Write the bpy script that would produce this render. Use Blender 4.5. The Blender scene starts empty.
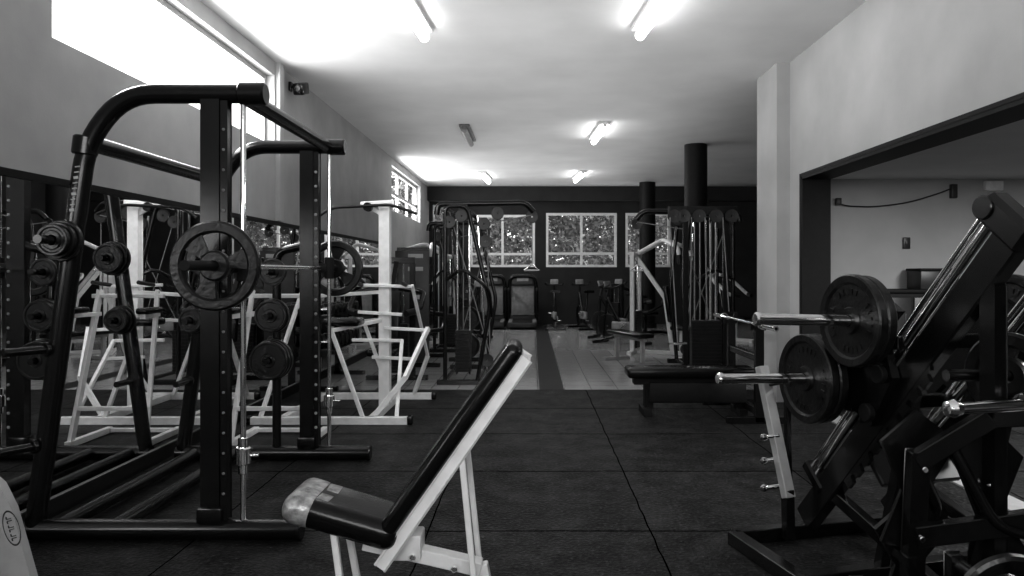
import bpy,bmesh,math,random
from mathutils import Vector,Matrix,Quaternion
random.seed(4)
scene=bpy.context.scene
COL=scene.collection
V=Vector
try:
    scene.view_settings.view_transform='Standard'; scene.view_settings.look='None'
    scene.view_settings.gamma=.86; scene.view_settings.exposure=.27
except Exception as e: print(e)
# ------------------------------------------------------------ materials
def mat(name,val,rough=.5,metal=0.0,var=0.0,scale=12,bump=0.0,bscale=None,emit=0.0,spec=.5,coat=0):
    m=bpy.data.materials.new(name); m.use_nodes=True
    nt=m.node_tree; b=nt.nodes['Principled BSDF']
    b.inputs['Roughness'].default_value=rough; b.inputs['Metallic'].default_value=metal
    b.inputs['Specular IOR Level'].default_value=spec
    b.inputs['Base Color'].default_value=(val,val,val,1)
    if coat: b.inputs['Coat Weight'].default_value=coat
    tc=nt.nodes.new('ShaderNodeTexCoord')
    if var:
        n=nt.nodes.new('ShaderNodeTexNoise'); n.inputs['Scale'].default_value=scale; n.inputs['Detail'].default_value=6
        nt.links.new(tc.outputs['Object'],n.inputs['Vector'])
        r=nt.nodes.new('ShaderNodeMapRange'); r.inputs[1].default_value=.3; r.inputs[2].default_value=.7
        r.inputs[3].default_value=max(0,val*(1-var)); r.inputs[4].default_value=min(1,val*(1+var))
        nt.links.new(n.outputs['Fac'],r.inputs[0]); nt.links.new(r.outputs[0],b.inputs['Base Color'])
    if bump:
        n2=nt.nodes.new('ShaderNodeTexNoise'); n2.inputs['Scale'].default_value=bscale or 60; n2.inputs['Detail'].default_value=4
        nt.links.new(tc.outputs['Object'],n2.inputs['Vector'])
        bp=nt.nodes.new('ShaderNodeBump'); bp.inputs['Strength'].default_value=bump; bp.inputs['Distance'].default_value=.01
        nt.links.new(n2.outputs['Fac'],bp.inputs['Height']); nt.links.new(bp.outputs[0],b.inputs['Normal'])
    if emit:
        b.inputs['Emission Color'].default_value=(1,1,1,1); b.inputs['Emission Strength'].default_value=emit
    return m
M_black=mat('black_powder_coat',.004,.22,var=.3,scale=30,bump=.04,bscale=200,spec=.5)
M_blackm=mat('black_matte',.005,.6,var=.3,scale=20,spec=.25)
M_rubber=mat('black_rubber',.006,.45,var=.4,scale=15,bump=.1,bscale=120,spec=.4)
M_iron=mat('painted_iron',.006,.3,var=.8,scale=18,bump=.3,bscale=45,spec=.42)
M_white=mat('white_powder_coat',.72,.35,var=.08,scale=15)
M_steelw=mat('light_grey_paint',.3,.35,var=.1,scale=15)
M_chrome=mat('chrome',.92,.1,1.0,var=.08,scale=30)
M_dgrey=mat('dark_grey_plastic',.025,.4,var=.2,spec=.5)
M_grey=mat('grey_plastic',.2,.45,var=.2)
M_vinyl=mat('black_vinyl',.004,.2,var=.3,scale=25,bump=.08,bscale=60,spec=.32)
M_tape=mat('worn_silver_tape',.32,.3,.3,var=.75,scale=22,bump=1.0,bscale=24)
M_wallL=mat('wall_paint_grey',.38,.8,var=.12,scale=2.0,bump=.08,bscale=60)
M_wallR=mat('wall_paint_light',.42,.8,var=.1,scale=1.6,bump=.1,bscale=80)
M_wallS=mat('wall_paint_side',.42,.8,var=.1,scale=1.6,bump=.1,bscale=80)
M_ceil=mat('ceiling_plaster',.7,.9,var=.07,scale=1.2,bump=.1,bscale=70)
M_dark=mat('dark_wall_paint',.026,.7,var=.25,scale=3,spec=.3)
M_winf=mat('window_frame_paint',.4,.5,var=.05)
M_winfw=mat('window_frame_white',.75,.5,var=.05)
M_tube=mat('lit_tube',.9,.4,emit=13)
M_tubeoff=mat('unlit_tube',.25,.3)
M_houseoff=mat('unlit_fixture_grey',.12,.4)
M_house=mat('fixture_white',.6,.4)
M_mirror=mat('mirror_glass',.93,.004,1.0)
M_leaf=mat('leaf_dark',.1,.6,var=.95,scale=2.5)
M_leaf2=mat('leaf_painted_sunlit',.5,.6,var=.9,scale=1.8)  # paler leaf colour stands in for sunlight on the back foliage
M_label=mat('sticker_white',.4,.5)

def floor_material():
    m=bpy.data.materials.new('gym_floor'); m.use_nodes=True
    nt=m.node_tree; b=nt.nodes['Principled BSDF']; L=nt.links
    N=nt.nodes.new
    geo=N('ShaderNodeNewGeometry'); sep=N('ShaderNodeSeparateXYZ'); L.new(geo.outputs['Position'],sep.inputs[0])
    def math_(op,a,bv=None,c=None):
        n=N('ShaderNodeMath'); n.operation=op
        for i,x in enumerate((a,bv,c)):
            if x is None: continue
            if isinstance(x,(int,float)): n.inputs[i].default_value=x
            else: L.new(x,n.inputs[i])
        return n.outputs[0]
    X=sep.outputs['X']; Y=sep.outputs['Y']
    wob=N('ShaderNodeTexNoise'); wob.inputs['Scale'].default_value=3.0; L.new(geo.outputs['Position'],wob.inputs['Vector'])
    wv=math_('MULTIPLY',math_('SUBTRACT',wob.outputs['Fac'],.5),.03)
    Xw=math_('ADD',X,wv); Yw=math_('ADD',Y,wv)
    def seam(c,off,period,w):
        t=math_('ADD',c,off); t=math_('PINGPONG',t,period/2)
        return math_('LESS_THAN',t,w)
    s=math_('MAXIMUM',seam(Xw,-.64+12,1.2,.0045),seam(Yw,-4.0+12,1.2,.007))
    n=N('ShaderNodeTexNoise'); n.inputs['Scale'].default_value=48; n.inputs['Detail'].default_value=6
    L.new(geo.outputs['Position'],n.inputs['Vector'])
    n1=N('ShaderNodeTexNoise'); n1.inputs['Scale'].default_value=3.4; n1.inputs['Detail'].default_value=13; n1.inputs['Roughness'].default_value=.85
    L.new(geo.outputs['Position'],n1.inputs['Vector'])
    vx=math_('FLOOR',math_('DIVIDE',math_('ADD',X,11.36),1.2)); vy=math_('FLOOR',math_('DIVIDE',math_('ADD',Y,8.0),1.2))
    comb=N('ShaderNodeCombineXYZ'); L.new(vx,comb.inputs[0]); L.new(vy,comb.inputs[1])
    wn=N('ShaderNodeTexWhiteNoise'); L.new(comb.outputs[0],wn.inputs['Vector'])
    sp=math_('POWER',n.outputs['Fac'],8.0)
    mot=math_('POWER',n1.outputs['Fac'],6.0)
    base=math_('ADD',math_('MULTIPLY',sp,1.1),math_('MULTIPLY',mot,.34))
    base=math_('ADD',base,math_('MULTIPLY',wn.outputs['Value'],.005))
    rub=math_('MULTIPLY',base,math_('SUBTRACT',1.0,math_('MULTIPLY',s,.97)))
    s2=math_('MAXIMUM',seam(X,12.09,.32,.006),seam(Y,12.0,.32,.007))
    strip=math_('MULTIPLY',math_('GREATER_THAN',X,.09),math_('LESS_THAN',X,.38))
    tb=math_('ADD',.32,math_('MULTIPLY',n1.outputs['Fac'],.2))
    til=math_('MULTIPLY',tb,math_('SUBTRACT',1.0,math_('MULTIPLY',s2,.35)))
    til=math_('MULTIPLY',til,math_('SUBTRACT',1.0,math_('MULTIPLY',strip,.93)))
    zone=math_('GREATER_THAN',Y,8.8)
    def fmix(f,a,c):
        mx=N('ShaderNodeMix'); mx.data_type='FLOAT'
        for i,q in ((0,f),(2,a),(3,c)):
            if isinstance(q,(int,float)): mx.inputs[i].default_value=q
            else: L.new(q,mx.inputs[i])
        return mx.outputs[0]
    L.new(fmix(zone,rub,til),b.inputs['Base Color'])
    L.new(fmix(zone,.5,fmix(strip,.12,.5)),b.inputs['Roughness'])
    L.new(fmix(zone,fmix(s,math_('MULTIPLY',math_('POWER',n1.outputs['Fac'],3.0),1.1),0.0),fmix(strip,.9,.12)),b.inputs['Specular IOR Level'])
    bp=N('ShaderNodeBump'); bp.inputs['Strength'].default_value=1.0; bp.inputs['Distance'].default_value=.009
    h=math_('SUBTRACT',math_('MULTIPLY',n.outputs['Fac'],math_('SUBTRACT',1.0,zone)),math_('MULTIPLY',s,.8))
    L.new(h,bp.inputs['Height']); L.new(bp.outputs[0],b.inputs['Normal'])
    return m
M_floor=floor_material()

# ------------------------------------------------------------ mesh builder
def fillet(pts,rad,n=6):
    pts=[V(p) for p in pts]
    if rad<=0 or len(pts)<3: return pts
    out=[pts[0]]
    for i in range(1,len(pts)-1):
        a,b,c=pts[i-1],pts[i],pts[i+1]
        d1=(a-b); d2=(c-b); r=min(rad,d1.length*.48,d2.length*.48)
        p1=b+d1.normalized()*r; p2=b+d2.normalized()*r
        for k in range(n+1):
            t=k/n; out.append(p1*(1-t)**2+b*2*t*(1-t)+p2*t*t)
    out.append(pts[-1]); return out
class MB:
    def __init__(s): s.bm=bmesh.new()
    def box(s,c,size,rot=None,bev=0,seg=2):
        vs=bmesh.ops.create_cube(s.bm,size=1)['verts']
        M=Matrix.Translation(V(c))@(rot.to_4x4() if rot is not None else Matrix.Identity(4))@Matrix.Diagonal((size[0],size[1],size[2],1))
        for v in vs: v.co=M@v.co
        if bev:
            es=list({e for v in vs for e in v.link_edges})
            bmesh.ops.bevel(s.bm,geom=es,offset=min(bev,min(size)*.45),segments=seg,affect='EDGES',profile=.5)
        return s
    def beam(s,p0,p1,w,h,up=(0,0,1),bev=.004):
        p0=V(p0);p1=V(p1);d=p1-p0;L=d.length;x=d/L;u=V(up)
        if abs(x.dot(u))>.98: u=V((1,0,0))
        y=u.cross(x).normalized();z=x.cross(y)
        R=Matrix((x,y,z)).transposed()
        return s.box((p0+p1)/2,(L,w,h),R,bev,1)
    def tube(s,pts,r,seg=12,bend=0):
        P=fillet(pts,bend); n=len(P)
        T=[]
        for i in range(n):
            a=P[max(i-1,0)];b=P[min(i+1,n-1)]; T.append((b-a).normalized())
        u=V((0,0,1)) if abs(T[0].z)<.9 else V((1,0,0))
        N=(u-T[0]*u.dot(T[0])).normalized()
        rings=[]
        for i in range(n):
            if i: N=(N-T[i]*N.dot(T[i])).normalized()
            B=T[i].cross(N)
            rings.append([s.bm.verts.new(P[i]+(N*math.cos(2*math.pi*k/seg)+B*math.sin(2*math.pi*k/seg))*r) for k in range(seg)])
        for i in range(n-1):
            for k in range(seg):
                s.bm.faces.new((rings[i][k],rings[i][(k+1)%seg],rings[i+1][(k+1)%seg],rings[i+1][k]))
        s.bm.faces.new(rings[0][::-1]); s.bm.faces.new(rings[-1]); return s
    def lathe(s,prof,c=(0,0,0),axis=(0,0,1),seg=32,closed=True):
        q=V((0,0,1)).rotation_difference(V(axis).normalized())
        rings=[]
        for (r,t) in prof:
            rings.append([s.bm.verts.new(V(c)+q@V((r*math.cos(2*math.pi*k/seg),r*math.sin(2*math.pi*k/seg),t))) for k in range(seg)])
        n=len(rings)
        for i in range(n if closed else n-1):
            j=(i+1)%n
            for k in range(seg):
                s.bm.faces.new((rings[i][k],rings[i][(k+1)%seg],rings[j][(k+1)%seg],rings[j][k]))
        if not closed:
            s.bm.faces.new(rings[0][::-1]); s.bm.faces.new(rings[-1])
        return s
    def cyl(s,c,axis,r,h,seg=20,b=.003):
        b=min(b,r*.3,h*.3)
        return s.lathe([(r-b,-h/2),(r,-h/2+b),(r,h/2-b),(r-b,h/2)],c,axis,seg,closed=False)
    def prism(s,poly,ext):
        ext=V(ext); a=[s.bm.verts.new(V(p)) for p in poly]; b=[s.bm.verts.new(V(p)+ext) for p in poly]; n=len(a)
        s.bm.faces.new(a[::-1]); s.bm.faces.new(b)
        for i in range(n): s.bm.faces.new((a[i],a[(i+1)%n],b[(i+1)%n],b[i]))
        return s
    def stack(s,cx,cy,z0,n,w,d,step):
        L=[];R=[]
        for k in range(n):
            z=z0+k*step
            for (dx,dz) in ((0,0),(0,step*.8),(.006,step*.82),(.006,step*.98)):
                L.append((cx-w/2+dx,cy-d/2,z+dz)); R.append((cx+w/2-dx,cy-d/2,z+dz))
        s.prism(L+R[::-1],(0,d,0))
        for k in range(n):
            s.box((cx,cy-d/2-.004,z0+k*step+step*.4),(w*.98,.012,step*.72),bev=.002,seg=1)
        return s
    def xf(s,M):
        for v in s.bm.verts: v.co=M@v.co
        return s
OFF={}
def mkobj(name,mb,m,off=V((0,0,0)),sharp=35):
    me=bpy.data.meshes.new(name)
    bmesh.ops.recalc_face_normals(mb.bm,faces=mb.bm.faces[:])
    if off.length: bmesh.ops.translate(mb.bm,verts=mb.bm.verts[:],vec=-off)
    mb.bm.to_mesh(me); mb.bm.free()
    me.polygons.foreach_set('use_smooth',[True]*len(me.polygons))
    me.set_sharp_from_angle(angle=math.radians(sharp))
    me.materials.append(m)
    o=bpy.data.objects.new(name,me); COL.objects.link(o); return o
def thing(name,label,cat,loc=(0,0,0),rz=0,group=None,world=False):
    e=bpy.data.objects.new(name,None); COL.objects.link(e); e.empty_display_size=.1
    e.location=loc; e.rotation_euler=(0,0,rz); e['label']=label; e['category']=cat
    if group: e['group']=group
    OFF[e.name]=V(loc) if world else V((0,0,0)); return e
def part(par,name,mb,m,label=None):
    off=OFF[par.name]; o=mkobj(name,mb,m,off); o.parent=par; OFF[o.name]=off
    if label:o['label']=label
    return o
def single(name,mb,m,label,cat,loc=(0,0,0),rot=None,group=None,sharp=35):
    o=mkobj(name,mb,m,V((0,0,0)),sharp); o.location=loc; o['label']=label;o['category']=cat
    if rot is not None: o.rotation_mode='QUATERNION'; o.rotation_quaternion=rot
    if group:o['group']=group
    return o
def struct(name,mb,m):
    o=mkobj(name,mb,m); o['kind']='structure'; return o
def copy_thing(t,loc,rz=0,label=None):
    n=t.copy(); COL.objects.link(n); n.location=loc
    n.rotation_euler=(0,0,rz)
    if label:n['label']=label
    def rec(a,b):
        for c in list(a.children):
            d=c.copy(); COL.objects.link(d); d.parent=b; rec(c,d)
    rec(t,n); return n

# ------------------------------------------------------------ room
XL,XR,YF,YN,ZC=-2.75,2.77,19.8,-1.6,3.65
XE=6.6
def wallbox(mb,x0,x1,y0,y1,z0,z1):
    mb.box(((x0+x1)/2,(y0+y1)/2,(z0+z1)/2),(x1-x0,y1-y0,z1-z0)); return mb
struct('floor',wallbox(MB(),XL-.2,XE+.2,YN-.2,YF+.2,-.1,0),M_floor)
struct('ceiling',wallbox(MB(),XL-.2,XE+.2,YN-.2,YF+.2,ZC,ZC+.15),M_ceil)
WA=(4.24,7.9,2.74,3.5); WB=(14.5,18.2,2.6,3.5)
m=MB()
wallbox(m,XL-.2,XL,YN,WA[0],0,ZC); wallbox(m,XL-.2,XL,WA[0],WA[1],0,WA[2]); wallbox(m,XL-.2,XL,WA[0],WA[1],WA[3],ZC)
wallbox(m,XL-.2,XL,WA[1],WB[0],0,ZC); wallbox(m,XL-.2,XL,WB[0],WB[1],0,WB[2]); wallbox(m,XL-.2,XL,WB[0],WB[1],WB[3],ZC)
wallbox(m,XL-.2,XL,WB[1],YF,0,ZC)
struct('wall_left',m,M_wallL)
FW=[(-2.66,-2.3,2.38,3.2),(-1.66,.08,1.53,2.93),(.375,2.27,1.53,2.98),(2.5,3.7,1.53,2.98)]
m=MB(); x=XL-.2
for (a,b,z0,z1) in FW:
    wallbox(m,x,a,YF,YF+.2,0,ZC); wallbox(m,a,b,YF,YF+.2,0,z0); wallbox(m,a,b,YF,YF+.2,z1,ZC); x=b
wallbox(m,x,XE+.2,YF,YF+.2,0,ZC)
struct('wall_far',m,M_dark)
NW=(-1.9,1.9,1.5,3.3)
m=MB(); wallbox(m,XL-.2,NW[0],YN-.2,YN,0,ZC); wallbox(m,NW[1],XE+.2,YN-.2,YN,0,ZC); wallbox(m,NW[0],NW[1],YN-.2,YN,0,NW[2]); wallbox(m,NW[0],NW[1],YN-.2,YN,NW[3],ZC)
struct('wall_near',m,M_wallL)
OZ=2.375; OY0,OY1=.6,7.56
m=MB(); wallbox(m,XR,XR+.25,YN,OY0,0,ZC); wallbox(m,XR,XR+.25,OY0,OY1,OZ,ZC); wallbox(m,XR,XR+.25,OY1,8.8,0,ZC)
struct('wall_right',m,M_wallR)
struct('wall_pilaster',wallbox(MB(),2.63,XR,7.95,8.65,0,ZC),M_wallR)
struct('wall_side_room',wallbox(MB(),XR+.25,XE,8.45,8.8,0,ZC),M_wallS)
struct('wall_east',wallbox(MB(),XE,XE+.2,YN,YF,0,ZC),M_dark)
struct('ceiling_side_room',wallbox(MB(),XR+.25,XE,YN,8.45,2.46,2.56),M_ceil)
m=MB(); wallbox(m,XR-.02,XR+.27,OY1-.03,OY1,0,OZ); wallbox(m,XR-.02,XR+.27,OY0,OY1,OZ-.03,OZ)
wallbox(m,XR-.025,XR,OY1,OY1+.04,0,OZ+.03); wallbox(m,XR-.025,XR,OY0,OY1+.04,OZ,OZ+.03)
struct('trim_1',m,M_blackm)
struct('trim_2',wallbox(MB(),XR+.02,XR+.2,OY0,OY1-.03,0,.012),M_steelw)
struct('trim_3',wallbox(MB(),XL,XE,YF-.35,YF,3.28,ZC),M_dark)
struct('baseboard_left',wallbox(MB(),XL,XL+.015,YN,YF,0,.1),M_blackm)
def winframe(name,axis,pos,a,b,z0,z1,nv,nh,m_,t=.05,d=.06):
    mb=MB()
    def bx(u0,u1,v0,v1):
        if axis=='x': wallbox(mb,pos-d/2,pos+d/2,u0,u1,v0,v1)
        else: wallbox(mb,u0,u1,pos-d/2,pos+d/2,v0,v1)
    bx(a,b,z0,z0+t);bx(a,b,z1-t,z1);bx(a,a+t,z0+t,z1-t);bx(b-t,b,z0+t,z1-t)
    for f in nv:
        u=a+(b-a)*f; bx(u-t/2,u+t/2,z0+t,z1-t)
    for f in nh:
        v=z0+(z1-z0)*f
        us=[a+t]+[a+(b-a)*f2 for f2 in nv]+[b-t]
        for i in range(len(us)-1): bx(us[i]+(t/2 if i else 0),us[i+1]-(t/2 if i<len(us)-2 else 0),v-t/2,v+t/2)
    return struct(name,mb,m_)
winframe('window_1','x',XL-.12,*WA,[],[],M_winf,.05)
winframe('window_2','x',XL-.12,*WB,[.33,.66],[.45],M_winf,.06)
winframe('window_3','y',YF+.08,*FW[0],[],[],M_winfw,.04)
winframe('window_4','y',YF+.03,*FW[1],[.5],[.25],M_winfw,.065)
winframe('window_5','y',YF+.03,*FW[2],[.5],[.25],M_winfw,.065)
winframe('window_6','y',YF+.03,*FW[3],[.5],[.25],M_winfw,.065)
winframe('added_near_window','y',YN-.1,*NW,[.33,.66],[],M_winfw,.06)  # unseen window behind the camera, added to spread light over the ceiling
struct('trim_4',wallbox(MB(),XL,XL+.05,7.93,8.05,1.95,ZC),M_wallR)
m=MB(); wallbox(m,XL+.001,XL+.012,.2,13.2,.12,1.9)
mir=single('wall_mirror',m,M_mirror,'long frameless gym mirror fixed along the grey wall','mirror')
m=MB(); wallbox(m,XL+.001,XL+.03,.2,13.2,1.9,1.94)
struct('trim_5',m,M_blackm)
for (cx,cy,r) in ((2.9,13.1,.2),(2.9,18.6,.2)):
    mb=MB(); mb.lathe([(r+.03,0),(r+.03,.12),(r,.13),(r,ZC)],(cx,cy,0),(0,0,1),32,closed=False)
    struct('wall_column',mb,M_blackm)
# ------------------------------------------------------------ ceiling lights
def fixture(lit,loc,label,group):
    t=thing('ceiling_light',label,'ceiling light',loc,0,group)
    mb=MB(); mb.box((0,0,-.02),(.16,1.3,.04),bev=.006)
    part(t,'housing',mb,M_house if lit else M_houseoff)
    mb=MB(); mb.cyl((0,0,-.085),(0,1,0),.045,1.26,16); part(t,'tube',mb,M_tube if lit else M_tubeoff)
    for s in (-1,1):
        mb=MB(); mb.box((0,s*.635,-.05),(.06,.02,.06),bev=.004); part(t,'lamp_socket',mb,M_house if lit else M_houseoff)
    return t
G='fluorescent ceiling fixtures'
f1=fixture(True,(1.04,6.15,ZC),'lit slim fluorescent fixture on the white ceiling',G)
f1.rotation_euler[2]=.08
for (x,y,a) in ((-1.03,6.2,-.06),(1.06,11.7,.05),(1.08,17.0,.08),(-1.08,17.2,-.06)): copy_thing(f1,(x,y,ZC),a)
fo=fixture(False,(-1.03,11.9,ZC),'unlit grey fluorescent fixture on the white ceiling',G)
# ------------------------------------------------------------ weight plates
PM={}
def plate_mesh(r,th,kind):
    k=(r,th,kind)
    if k in PM: return PM[k]
    h=th/2; mb=MB()
    if kind=='solid':
        mb.lathe([(.027,-h),(.055,-h),(.062,-h*.45),(r-.045,-h*.45),(r-.035,-h*.9),(r-.006,-h),(r,-h*.7),(r,h*.7),(r-.006,h),(r-.035,h*.9),(r-.045,h*.45),(.062,h*.45),(.055,h),(.027,h)],seg=48)
        if r>.18:
            for k2 in range(28):
                a=k2*2*math.pi/28
                if k2%14 in (0,1,7,8): continue
                for sg in (-1,1):
                    mb.box(((r-.075)*math.cos(a),(r-.075)*math.sin(a),sg*h*.5),(.026,.011,.006),Matrix.Rotation(a,3,'Z'))
    elif kind=='small':
        mb.lathe([(.027,-h),(.045,-h),(.05,-h*.6),(r-.02,-h*.6),(r-.014,-h),(r-.004,-h),(r,-h*.7),(r,h*.7),(r-.004,h),(r-.014,h),(r-.02,h*.6),(.05,h*.6),(.045,h),(.027,h)],seg=36)
    else:
        mb.lathe([(r-.058,-h*.6),(r-.047,-h),(r-.01,-h),(r,-h*.5),(r,h*.5),(r-.01,h),(r-.047,h),(r-.058,h*.6)],seg=56)
        mb.lathe([(.027,-h),(.065,-h),(.075,-h*.6),(.075,h*.6),(.065,h),(.027,h)],seg=36)
        for i in range(3):
            a0=math.radians(120*i+90-19); pts=[]
            for rr,rev in ((.065,0),(r-.052,1)):
                seg=[(rr*math.cos(a0+math.radians(38)*t/8),rr*math.sin(a0+math.radians(38)*t/8),-h*.45) for t in range(9)]
                pts+=seg[::-1] if rev else seg
            mb.prism(pts,(0,0,h*.9))
    me=mkobj('tmp',mb,M_iron); PM[k]=me.data; bpy.data.objects.remove(me); return PM[k]
def plate(c,axis,r,th=.035,kind='solid',label='black cast-iron weight plate on a storage peg',group='weight plates',roll=0):
    o=bpy.data.objects.new('weight_plate',plate_mesh(r,th,kind)); COL.objects.link(o)
    o.location=c; o.rotation_mode='QUATERNION'
    o.rotation_quaternion=V((0,0,1)).rotation_difference(V(axis).normalized())@Quaternion((0,0,1),roll)
    o['label']=label;o['category']='weight plate';o['group']=group; return o

# ------------------------------------------------------------ smith machine
Y0,Y1=3.87,5.51
S=thing('smith_machine','large black tubular smith machine with chrome rods and loaded bar','smith machine',(-1.9,4.69,0),world=True)
def legx(z): return -2.33-.27*(2.1-z)/2.05
for y in (Y0,Y1):
    mb=MB(); mb.tube([(-1.44,y,2.33),(-2.13,y,2.33),(-2.33,y,2.08),(legx(.08),y,.08)],.05,16,bend=.16)
    mb.cyl((-1.46,y,2.33),(1,0,0),.06,.14,20,.01)
    mb.cyl((-2.335,y,2.06),(.13,0,1),.062,.10,20,.008)
    fr=part(S,'side_frame',mb,M_black)
    mb=MB(); mb.beam((-1.67,y,.09),(-1.67,y,2.3),.075,.09); mb.box((-1.67,y,.14),(.13,.11,.08),bev=.01)
    part(S,'upright',mb,M_black)
    mb=MB(); mb.beam((-1.60,y,.11),(-1.60,y,2.29),.06,.03)
    cr=part(S,'catch_rail',mb,M_black)
    for k in range(19):
        mb=MB(); mb.cyl((-1.60,y-.032,.25+k*.105),(0,1,0),.011 if y==Y1 else .007,.012,10); part(cr,'catch_pin',mb,M_steelw if y==Y1 else M_grey)
    mb=MB(); mb.tube([(-2.64,y,.055),(-1.22,y,.055)],.053,16)
    mb.cyl((-1.215,y,.055),(1,0,0),.056,.03,20,.006); part(S,'base_tube',mb,M_black)
    mb=MB(); mb.tube([(-1.51,y,.10),(-1.51,y,2.3)],.015,12); part(S,'guide_rod',mb,M_chrome,'chrome guide rod')
    mb=MB(); mb.cyl((-1.51,y,.44),(0,0,1),.04,.09,20,.006); mb.cyl((-1.51,y,.5),(0,0,1),.026,.07,20); mb.cyl((-1.51,y,.38),(0,0,1),.026,.07,20)
    mb.tube([(-1.51,y,.44),(-1.43,y,.44)],.008); part(S,'safety_stop',mb,M_chrome,'chrome safety stop collar')
for (x,z,r) in ((-2.5,.055,.042),(-2.2,.055,.042),(-2.33,2.08,.045),(-1.52,2.33,.045)):
    mb=MB(); mb.tube([(x,Y0,z),(x,Y1,z)],r,14); part(S,'cross_tube',mb,M_black)
mb=MB(); mb.tube([(-1.9,Y1,.08),(-1.9,Y1,1.55),(-1.67,Y1,1.6)],.032,14,bend=.08); part(S,'storage_post',mb,M_black)
mb=MB(); mb.tube([(-1.55,3.42,1.43),(-1.55,6.05,1.43)],.0145,14); B=part(S,'barbell',mb,M_chrome,'chrome bar with sleeves')
for s,(a,b) in enumerate(((3.3,3.76),(5.62,6.08))):
    mb=MB(); mb.tube([(-1.55,a,1.43),(-1.55,b,1.43)],.024,16)
    mb.cyl((-1.55,b-.01 if s==0 else a+.01,1.43),(0,1,0),.042,.03)
    o=part(B,'bar_sleeve',mb,M_blackm)
for y in (Y0,Y1):
    mb=MB(); mb.cyl((-1.51,y,1.43),(0,0,1),.034,.16,20,.006); mb.box((-1.55,y,1.43),(.07,.06,.07),bev=.01); mb.tube([(-1.55,y,1.46),(-1.62,y+.05,1.5)],.008)
    part(S,'bar_carriage',mb,M_blackm)
plate((-1.55,3.62,1.43),(0,1,0),.22,.045,'spoked','large black three-grip weight plate loaded on the bar',roll=.3)
plate((-1.55,5.82,1.43),(0,1,0),.22,.045,'spoked','large three-grip weight plate on the bar beside the upright',roll=1.2)
def peg(y,z,d,L,x=None,cap=True):
    x=legx(z) if x is None else x
    p=V((x,y,z)); d=V(d).normalized()
    mb=MB(); mb.tube([p+d*.03,p+d*L],.022,14); mb.cyl(p+d*.06,d,.038,.02)
    return part(S,'storage_peg',mb,M_black)
peg(Y0,1.56,(0,-1,0),.28); peg(Y0,1.0,(-.5,-.85,0),.26); peg(Y0,.5,(-.5,-.85,0),.26)
peg(Y1,1.5,(0,-1,0),.26); peg(Y1,1.05,(0,-1,0),.26); peg(Y1,.6,(0,-1,0),.26)
for z in (1.08,.76,1.4): peg(Y1,z,(0,-1,0),.24,-1.9)
for i in range(3): plate((legx(1.56),3.78-i*.035,1.56),(0,1,0),.105-.012*i,.03,'small','small black weight plate on a smith machine storage peg')
for i in range(3): plate((legx(1.05),5.42-i*.035,1.05),(0,1,0),.105-.01*i,.03,'small','small black weight plate on a smith machine storage peg')
for i in range(3): plate((legx(1.5),5.42-i*.035,1.5),(0,1,0),.125-.01*i,.03,'small','small black weight plate on a smith machine storage peg')
for i in range(2): plate((-1.9,5.42-i*.04,1.08),(0,1,0),.125-.01*i,.035,'small','medium black weight plate on a smith machine storage peg')
for i in range(3): plate((-1.9,5.42-i*.04,.76),(0,1,0),.15-.006*i,.035,'small','medium black weight plate on a smith machine storage peg')
plate((-1.9,5.42,1.4),(0,1,0),.10,.03,'small','small black weight plate on a smith machine storage peg')
mb=MB()
for k in range(9):
    z=1.72+.028*k; mb.box((legx(z)+.004,Y0-.0505,z),(.024,.004,.006 if k%3 else .014),Matrix.Rotation(-.13,3,'Y'))
part(S,'sticker',mb,M_label,'worn white sticker')['kind']='stuff'

# ------------------------------------------------------------ adjustable bench (white)
Bn=thing('adjustable_bench','white-framed adjustable weight bench with worn black vinyl pads','weight bench',(-.35,2.92,0),world=True)
def pad(p0,p1,w,t,yc,name,par,m_=M_vinyl,bev=.03,label=None):
    p0=V((p0[0],yc,p0[1]));p1=V((p1[0],yc,p1[1])); d=p1-p0
    mb=MB(); x=d.normalized(); y=V((0,1,0)); z=x.cross(y)
    mb.box((p0+p1)/2,(d.length,w,t),Matrix((x,y,z)).transposed(),bev,6); return part(par,name,mb,m_,label)
YB=2.92
st=pad((-.93,.51),(-.51,.385),.30,.112,YB,'seat',Bn,bev=.05)
bk=pad((-.575,.385),(-.055,1.12),.29,.07,YB,'backrest',Bn,bev=.032)
mb=MB()
dd=(V((-.51,0,.385))-V((-.93,0,.51))).normalized(); zz=dd.cross(V((0,1,0)))
Rr=Matrix((dd,V((0,1,0)),zz)).transposed()
mb.box(V((-.93,YB,.51))+dd*.055,(.145,.306,.118),Rr,.052,6)
for (o1,o2,w_) in ((.12,-.06,.07),(.125,.06,.09)): mb.box(V((-.93,YB+o2,.51))+dd*o1+zz*.0535,(.05,w_,.008),Rr@Matrix.Rotation(.1*o2*10,3,'Z'),.003)
part(Bn,'tape_wrap',mb,M_tape,'peeling silver tape wrapped over the seat end')
d=(V((-.06,0,1.115))-V((-.575,0,.385))).normalized(); nrm=V((d.z,0,-d.x))
a=V((-.575,YB,.385))+nrm*.06-d*.08; b=V((-.06,YB,1.115))+nrm*.056-d*.02
mb=MB(); mb.beam(a,b,.24,.038,up=nrm,bev=.008); part(Bn,'backrest_rail',mb,M_white)
mb=MB(); mb.beam((-.9,YB,.43),(-.55,YB,.33),.05,.045); mb.beam((-.66,YB,.34),(-.2,YB,.235),.07,.055); mb.beam((-.2,YB,.25),(-.16,YB,.05),.055,.05)
mb.box((-.50,YB,.33),(.14,.12,.10),bev=.01); part(Bn,'frame',mb,M_white)
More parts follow.
